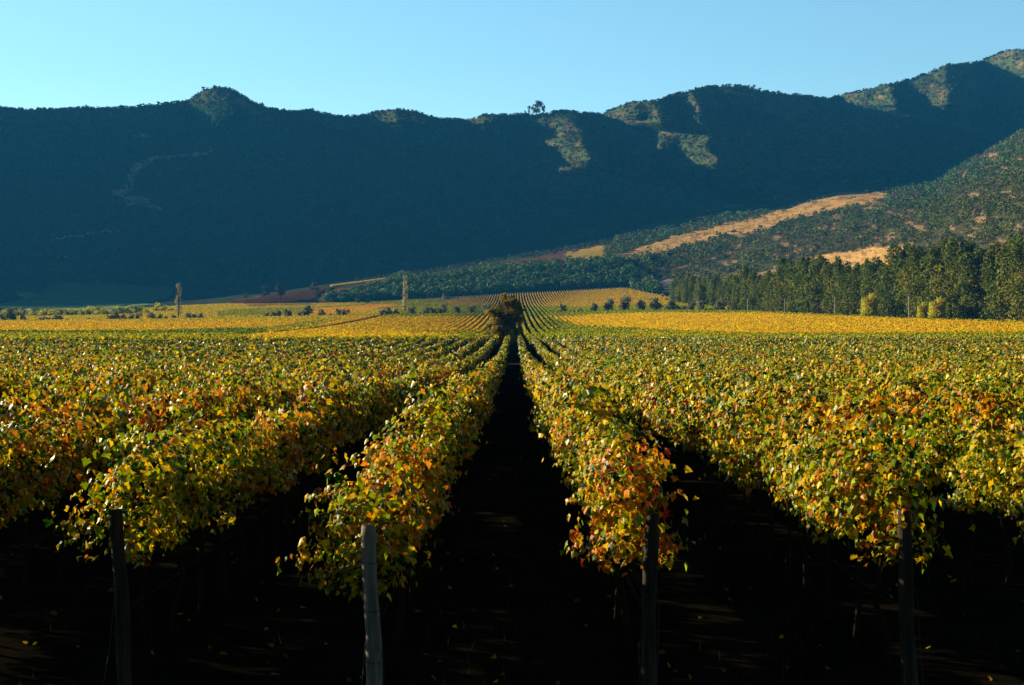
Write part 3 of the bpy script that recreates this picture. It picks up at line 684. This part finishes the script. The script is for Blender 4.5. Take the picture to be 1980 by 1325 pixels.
# the lone tree at the end of the alley
nb = 64; d_ = unit(R.normal(size=(nb, 3)))*R.random((nb, 1))**.33; b = R.uniform(.8, 1.5, nb)
bl = np.stack([d_[:, 0]*3.7, d_[:, 1]*3.6, 6.4+d_[:, 2]*4.9, b, b, b], 1); bl = np.concatenate([bl, [(-.5, 0, 11.3, .9, .9, 1.0), (1.3, 0, 10.9, .8, .8, 1), (.6, 0, 1.9, 1.6, 1.4, 1.2), (-1, 0, 2.2, 1.3, 1.2, 1.2)]])
cr, tk = tree_mesh(11, bl, 200, .42, (.12, .10, .014), 8, .7, .45, 8, .4, (.36, .27, .014), shell=.3)
LT = 305.; pz = at(979, LT)
make_tree('lone_tree', (M_CROWN, M_BARK), cr, tk, pz, 'broad dark tree with orange-brown leaves closing the central alley', 'tree', sc=(1.0, 1.0, (hy(LT, 567)-pz[2])/12.3))
# poplars
def poplar(px, Z, ytop, wpx, col, lab, dens):
    p = at(px, Z); h = hy(Z, ytop)-p[2]; w_ = wpx/F*Z/2
    b = columnar(h, w_, 26, .16); cr, tk = tree_mesh(h, b, dens, .55, col, h*.92, .9, .4, 14, .42, shell=.2)
    make_tree('poplar_tree', (M_CROWN, M_BARK), cr, tk, p, lab, 'tree')
poplar(345, 880, 547, 15, (.45, .41, .26), 'half bare grey poplar standing alone left in the yellow fields', 34)
poplar(783, 960, 533, 12, (.66, .55, .28), 'slim pale columnar poplar beside the end of the diagonal track', 48)
# olive trees in a line across the valley
OL = []
for i in range(5):
    n = 13; a = R.random(n)*6.28; r_ = 1.9*np.sqrt(R.random(n)); zz = R.uniform(1.4, 3.9, n); b = R.uniform(.8, 1.3, n)
    OL.append(tree_mesh(4.6, np.stack([r_*np.cos(a), r_*np.sin(a), zz, b, b, b], 1), 60, .5, (.22, .23, .13), 2.2, .7, .35, 3, .22, shell=.4))
OLX = [(6, 14), (22, 22), (45, 14), (78, 9), (86, 10), (92, 9), (105, 13), (116, 12), (129, 7), (171, 8), (211, 13), (225, 16), (239, 13), (253, 14), (267, 14), (293, 16), (308, 12), (322, 8), (336, 11), (363, 13), (377, 11), (390, 13), (444, 5), (474, 7), (500, 7),
       (514, 12), (526, 12), (539, 15), (556, 16), (581, 13), (596, 19), (622, 14), (639, 8), (653, 14), (668, 15), (737, 13), (752, 15), (766, 13), (797, 17), (826, 15), (839, 14), (854, 19), (882, 15), (913, 18), (941, 18), (1089, 16), (1120, 10), (1149, 17), (1178, 23), (1208, 24),
       (1238, 20), (1269, 24), (1296, 19), (1311, 12), (1323, 10), (1336, 17), (1356, 17), (1388, 18)]
nl = sum(1 for q_, _ in OLX if q_ < 979); ri = 0
for i, (q_, wd) in enumerate(OLX):
    p = at(q_, 850-max(0, q_-1300)*.4); c_, t_ = OL[i % 5]; s_ = wd*1.1/F*850/5.4
    if q_ < 979: lab = f'round grey-green olive tree, {ordw(i+1)} from the left end of the olive line'
    else: lab = f'round dark olive tree, {ordw(i+1-nl)} in the line right of the lone tree'
    make_tree('olive_tree', (M_CROWN, M_BARK), c_, t_, p, lab, 'olive tree', 'olive trees lined up across the vineyard', (s_*1.1, s_*1.1, s_*R.uniform(1.25, 1.5)), R.random()*6)
# yellow bushes and willows
n = 34; d_ = unit(R.normal(size=(n, 3)))*R.random((n, 1))**.4; b = R.uniform(.55, .95, n)
WB = tree_mesh(4, np.stack([d_[:, 0]*1.9, d_[:, 1]*1.9, 2.1+d_[:, 2]*1.55, b, b, b], 1), 90, .32, (.85, .66, .03), 2, .6, .35, 3, .18, (.55, .58, .04), shell=.4)
YB = []
for i in range(3):
    n = 12; a = R.random(n)*6.28; r_ = 2.*np.sqrt(R.random(n)); zz = R.uniform(.8, 3.3, n); b = R.uniform(.9, 1.4, n)
    YB.append(tree_mesh(4, np.stack([r_*np.cos(a), r_*np.sin(a), zz, b, b, b], 1), 60, .5, (.55, .52, .04), 2, .7, .35, 3, .18, (.32, .4, .04), shell=.4))
k = 0
for q_ in list(np.arange(4, 250, 8.2))+[262, 272, 283]:
    Z = 1040+R.uniform(-15, 15); p = at(q_+R.normal()*2, Z); s_ = R.uniform(.75, 1.15); k += 1; c_, t_ = YB[k % 3]
    make_tree('willow_bush', (M_CROWN, M_BARK), c_, t_, p, f'yellow-green bush, {ordw(k)} from the left in the hedge beyond the olives', 'bush', 'yellow bushes along the left field edge', (s_*1.5, s_*1.3, s_*R.uniform(1.4, 1.9)), R.random()*6)
for q_, wd, ht, lab in ((303, 24, 20, 'tall golden bush topping the yellow hedge beside the grey poplar'), (318, 22, 15, 'rounded olive-yellow bush between golden bush and grey poplar'), (332, 16, 12, 'low dull yellow bush touching the grey poplar')):
    p = at(q_, 1100); c_, t_ = YB[1]; s_ = wd/F*1100/5.6; make_tree('willow_bush', (M_CROWN, M_BARK), c_, t_, p, lab, 'bush', sc=(s_, s_, ht/F*1100/4.3*1.1))
for q_, Z, wd, ht, lab in ((1681, 598, 44, 56, 'round golden willow against the dark windbreak'), (1783, 545, 28, 44, 'small bright lime bush right of the utility pole'), (1812, 548, 46, 52, 'wide yellow-green bush at the windbreak edge'),
                           (1512, 705, 9, 12, 'tiny yellow sapling beside a utility pole'), (1407, 840, 9, 12, 'tiny golden sapling near the farthest poles'), (1280, 1250, 12, 11, 'yellow bush beside the stony road'), (1288, 1150, 12, 10, 'lower yellow bush near the stony road')):
    p = at(q_, Z); c_, t_ = WB; s_ = wd/F*Z/5.6; make_tree('willow_bush', (M_CROWN, M_BARK), c_, t_, p, lab, 'bush', sc=(s_, s_, ht/F*Z/4.3))
# single trees on the slopes and on the ridge
ST = []
for i in range(3):
    n = 10; a = R.random(n)*6.28; r_ = 2.*np.sqrt(R.random(n)); zz = R.uniform(2.6, 6.6, n); b = R.uniform(1.1, 1.7, n)
    ST.append(tree_mesh(8, np.stack([r_*np.cos(a), r_*np.sin(a), zz, b, b, b], 1), 45, .75, (.06, .085, .04), 4, .7, .35, 4, .25, shell=.4))
SOLO = [(476, 580, 12, 'small tree at the left tip of the red slope'), (512, 582, 22, 'dark green tree second from the left on the red slope'), (543, 582, 28, 'tallest dark tree standing on the red slope'), (605, 567, 17, 'round tree on the crest of the red slope vines'),
        (613, 572, 12, 'small tree just below the crest of the red slope'), (638, 572, 15, 'tree where the yellow vine line begins'), (692, 549, 10, 'small tree above the yellow vine line'), (751, 544, 12, 'small tree at the upper end of the yellow vine line'),
        (637, 580, 16, 'bush-like tree at the edge of the valley woodland'), (691, 590, 14, 'dark tree at the near corner of the valley woodland'), (711, 590, 10, 'low tree beside the corner of the striped vineyard')]
for i, (q_, y_, hp, lab) in enumerate(SOLO):
    p = at_y(q_, y_, 1100); s_ = 1.35*hp/F*p[1]/8; c_, t_ = ST[i % 3]
    make_tree('hillside_tree', (M_CROWN, M_BARK), c_, t_, p, lab, 'tree', 'single trees on the reddish slope', (s_, s_, s_), R.random()*6)
RT = [(1038, 27, 25, 'large round tree standing out on the skyline'), (1023, 18, 7, 'slim tree left of the large skyline tree'), (1051, 18, 8, 'slim tree right of the large skyline tree'), (1016, 9, 5, 'smallest tree left of the skyline tree group'),
      (394, 9, 9, 'small tree on the left shoulder of the peak'), (307, 9, 7, 'small tree on the ridge left of the peak'), (461, 6, 6, 'small tree on the right shoulder of the peak'), (507, 6, 6, 'tree at the foot of the peak on the skyline'),
      (1446, 8, 8, 'first tree behind the long summit'), (1456, 9, 9, 'second tree behind the long summit'), (1468, 7, 8, 'third tree behind the long summit'), (1482, 7, 8, 'fourth tree behind the long summit'), (1494, 6, 7, 'last tree behind the long summit')]
for i, (q_, hp, wd, lab) in enumerate(RT):
    p, y_ = mpoint(np.array([float(q_)]), np.array([.992])); p = p[0]; s_ = hp/F*p[1]/8*1.15; c_, t_ = ST[i % 3]
    make_tree('ridge_tree', (M_CROWN, M_BARK), c_, t_, p, lab, 'tree', 'single trees on the skyline', (wd/F*p[1]/5.8,)*2+(s_,), R.random()*6)

# ------------------------------------------------------------------ utility poles, shed, boulders
POLES = [(1757, 570, 'nearest and tallest pale utility pole before the windbreak'), (1614, 573, 'second tallest pale utility pole, left of the round golden willow'), (1517, 577, 'third pale utility pole beside the tiny yellow sapling'),
         (1445.5, 576, 'fourth pale utility pole along the windbreak'), (1394, 572, 'fifth pale utility pole, partly hidden by olive trees'), (1350, 572, 'farthest pale utility pole at the end of the windbreak')]
for q_, ty, lab in POLES:
    Z = float(zwb(q_))-6; p = at(q_, Z); h = hy(Z, ty)-p[2]; root = empty('utility_pole', p); tag(root, lab, 'utility pole', 'utility poles along the windbreak')
    t = MB(); t.tube([(0, 0, -.3), (0, 0, h/2), (0, 0, h)], [.24, .2, .16], 8); t.build('pole_shaft', M_POLE, root)
    t = MB(); t.box((0, 0, h-.35), (2.6, .14, .16), .2); t.build('crossarm', M_POLE, root)
    for sx in (-1.15, -.4, .4, 1.15):
        t = MB(); t.tube([(sx, sx*.2, h-.27), (sx, sx*.2, h+.05)], [.07, .1], 6); t.build('insulator', M_WIRE, root)
p = at(872, 1425); root = empty('shed', p, .1); tag(root, 'low farm shed with pale flat roof at the woodland edge', 'shed')
MB().box((0, 0, 1.5), (16, 6, 3.4)).build('wall', M_WALL, root)
MB().box((0, 0, 3.4), (18, 7.4, .35)).build('roof', M_ROOF, root)
MB().box((3.5, -3.03, 1.2), (3, .12, 2.4)).build('door', M_DARKP, root)
MB().box((-3.5, -3.03, 1.7), (2, .1, 1)).build('window', M_DARKP, root)
p = at(856.5, 1410); root = empty('utility_pole', p); tag(root, 'thin pale pole standing beside the farm shed', 'utility pole')
MB().tube([(0, 0, -.3), (0, 0, 8.5)], [.28, .2], 7).build('pole_shaft', M_POLE, root); MB().box((0, 0, 7.2), (2.4, .2, .2)).build('crossarm', M_POLE, root)
for i, (q_, wd) in enumerate(((861, 1.6), (882, 1.0))):
    make_tree('farmyard_bush', (M_CROWN, M_BARK), OL[i][0], OL[i][1], at(q_+2, 1408), ['larger dark round bush in front of the farm shed', 'smaller dark bush right of the farm shed'][i], 'bush', sc=(wd, wd, wd*.8))
BO = [(1231, 508, 'pale boulder at the top of the stony road'), (1237, 512, 'tall pale boulder in the middle of the stony road'), (1248, 517, 'wide pale boulder above the dark stretch of road'), (1262, 555, 'pale rock beside the striped vineyard corner'), (1259, 558, 'small pale rock at the road bend'), (1281, 521, 'lone pale rock among the bushes')]
for q_, y_, lab in BO:
    p = at_y(q_, y_, 1440); m = MB(); u = np.linspace(0, np.pi, 7); v_ = np.arange(9)/9*2*np.pi
    P_ = np.stack([np.outer(np.sin(u), np.cos(v_)), np.outer(np.sin(u), np.sin(v_)), np.outer(np.cos(u), np.ones(9))], -1)*R.uniform(1.1, 1.9)*np.array([1.1, 1, .9])*(1+.35*(R.random((7, 9, 1))-.5))
    i_ = np.arange(6)[:, None]*9; k_ = np.arange(9)[None]
    m.add(P_.reshape(-1, 3), [np.stack([i_+k_, i_+9+k_, i_+9+(k_+1) % 9, i_+(k_+1) % 9], -1).reshape(-1, 4)]); tag(m.build('boulder', M_ROCK, loc=p+[0, 0, .6]), lab, 'boulder')
# dry leaves and grass blades on the dark floor of the vineyard
m = MB(); n = 650; Z = 11.5+R.random(n)**1.6*45; x = R.uniform(-9, 9, n)*(Z/16); col, _ = vcolor(x, Z, x*0)
nrm = unit(np.stack([R.normal(size=n)*.5, R.normal(size=n)*.5, np.ones(n)], 1)); place_leaves(m, np.stack([x, Z, hw(x, Z)+.03], 1), nrm, R.uniform(.05, .1, n), (LV1, LF1), col*.45)
n = 2000; Z = 11+R.random(n)**1.4*30; x = R.uniform(-9, 9, n)*(Z/16); k_ = noise(x*1.3, Z*.6, 77) > .5; x, Z = x[k_], Z[k_]; n = len(x); h_ = R.uniform(.06, .2, n); g_ = hw(x, Z); dx = R.normal(size=n)*.05
Vb = np.stack([np.stack([x-.006, Z, g_], 1), np.stack([x+.006, Z, g_], 1), np.stack([x+dx, Z+.02, g_+h_], 1)], 1).reshape(-1, 3); m.add(Vb, [np.arange(3*n).reshape(-1, 3)], np.tile([.04, .05, .015], (n, 1)))
tag(m.build('ground_litter', M_LEAFFAR), 'fallen leaves and grass blades on the dark alley floor', 'leaf litter', kind='stuff')
# sunlit strip across the alley: its light painted as a pale sheet
m = MB(); zz = 188+np.linspace(0, 7, 8); xs_ = np.linspace(-.9, .9, 8); GX, GZ = np.meshgrid(xs_, zz); i_ = np.arange(64).reshape(8, 8)
GXj = GX+(noise(GX*3, GZ*2, 3)-.5)*.5
m.add(np.stack([GXj.ravel(), GZ.ravel(), hw(GXj.ravel(), GZ.ravel())+.05], 1), [np.stack([i_[:-1, :-1], i_[:-1, 1:], i_[1:, 1:], i_[1:, :-1]], -1).reshape(-1, 4)], np.array([.5, .42, .3]))
tag(m.build('sunlit_strip', M_SOIL), kind='structure')

# ------------------------------------------------------------------ haze
vm = bpy.data.materials.new('haze_air'); vm.use_nodes = True; n = vm.node_tree.nodes; n.remove(n['Principled BSDF'])
pv = n.new('ShaderNodeVolumePrincipled'); pv.inputs['Color'].default_value = (*HAZE['color'], 1); pv.inputs['Density'].default_value = HAZE['density']; pv.inputs['Anisotropy'].default_value = 0
vm.node_tree.links.new(pv.outputs[0], n['Material Output'].inputs['Volume'])
lo = V[:, 2].min()-1; hi = max(V[:, 2].max(), P3[..., 2].max())+60
xx = max(abs(P3[..., 0]).max(), abs(V[:, 0]).max())+50; yy = P3[..., 1].max()+50
hz = MB().box((0, (yy-450)/2, (lo+hi)/2), (2*xx, yy+450, hi-lo)).build('haze', vm); tag(hz, kind='stuff')
print('rows', nrow, nfar, 'faces', sum(len(o.data.polygons) for o in C.objects if o.type == 'MESH'), 'hi', hi, 'lo', lo)
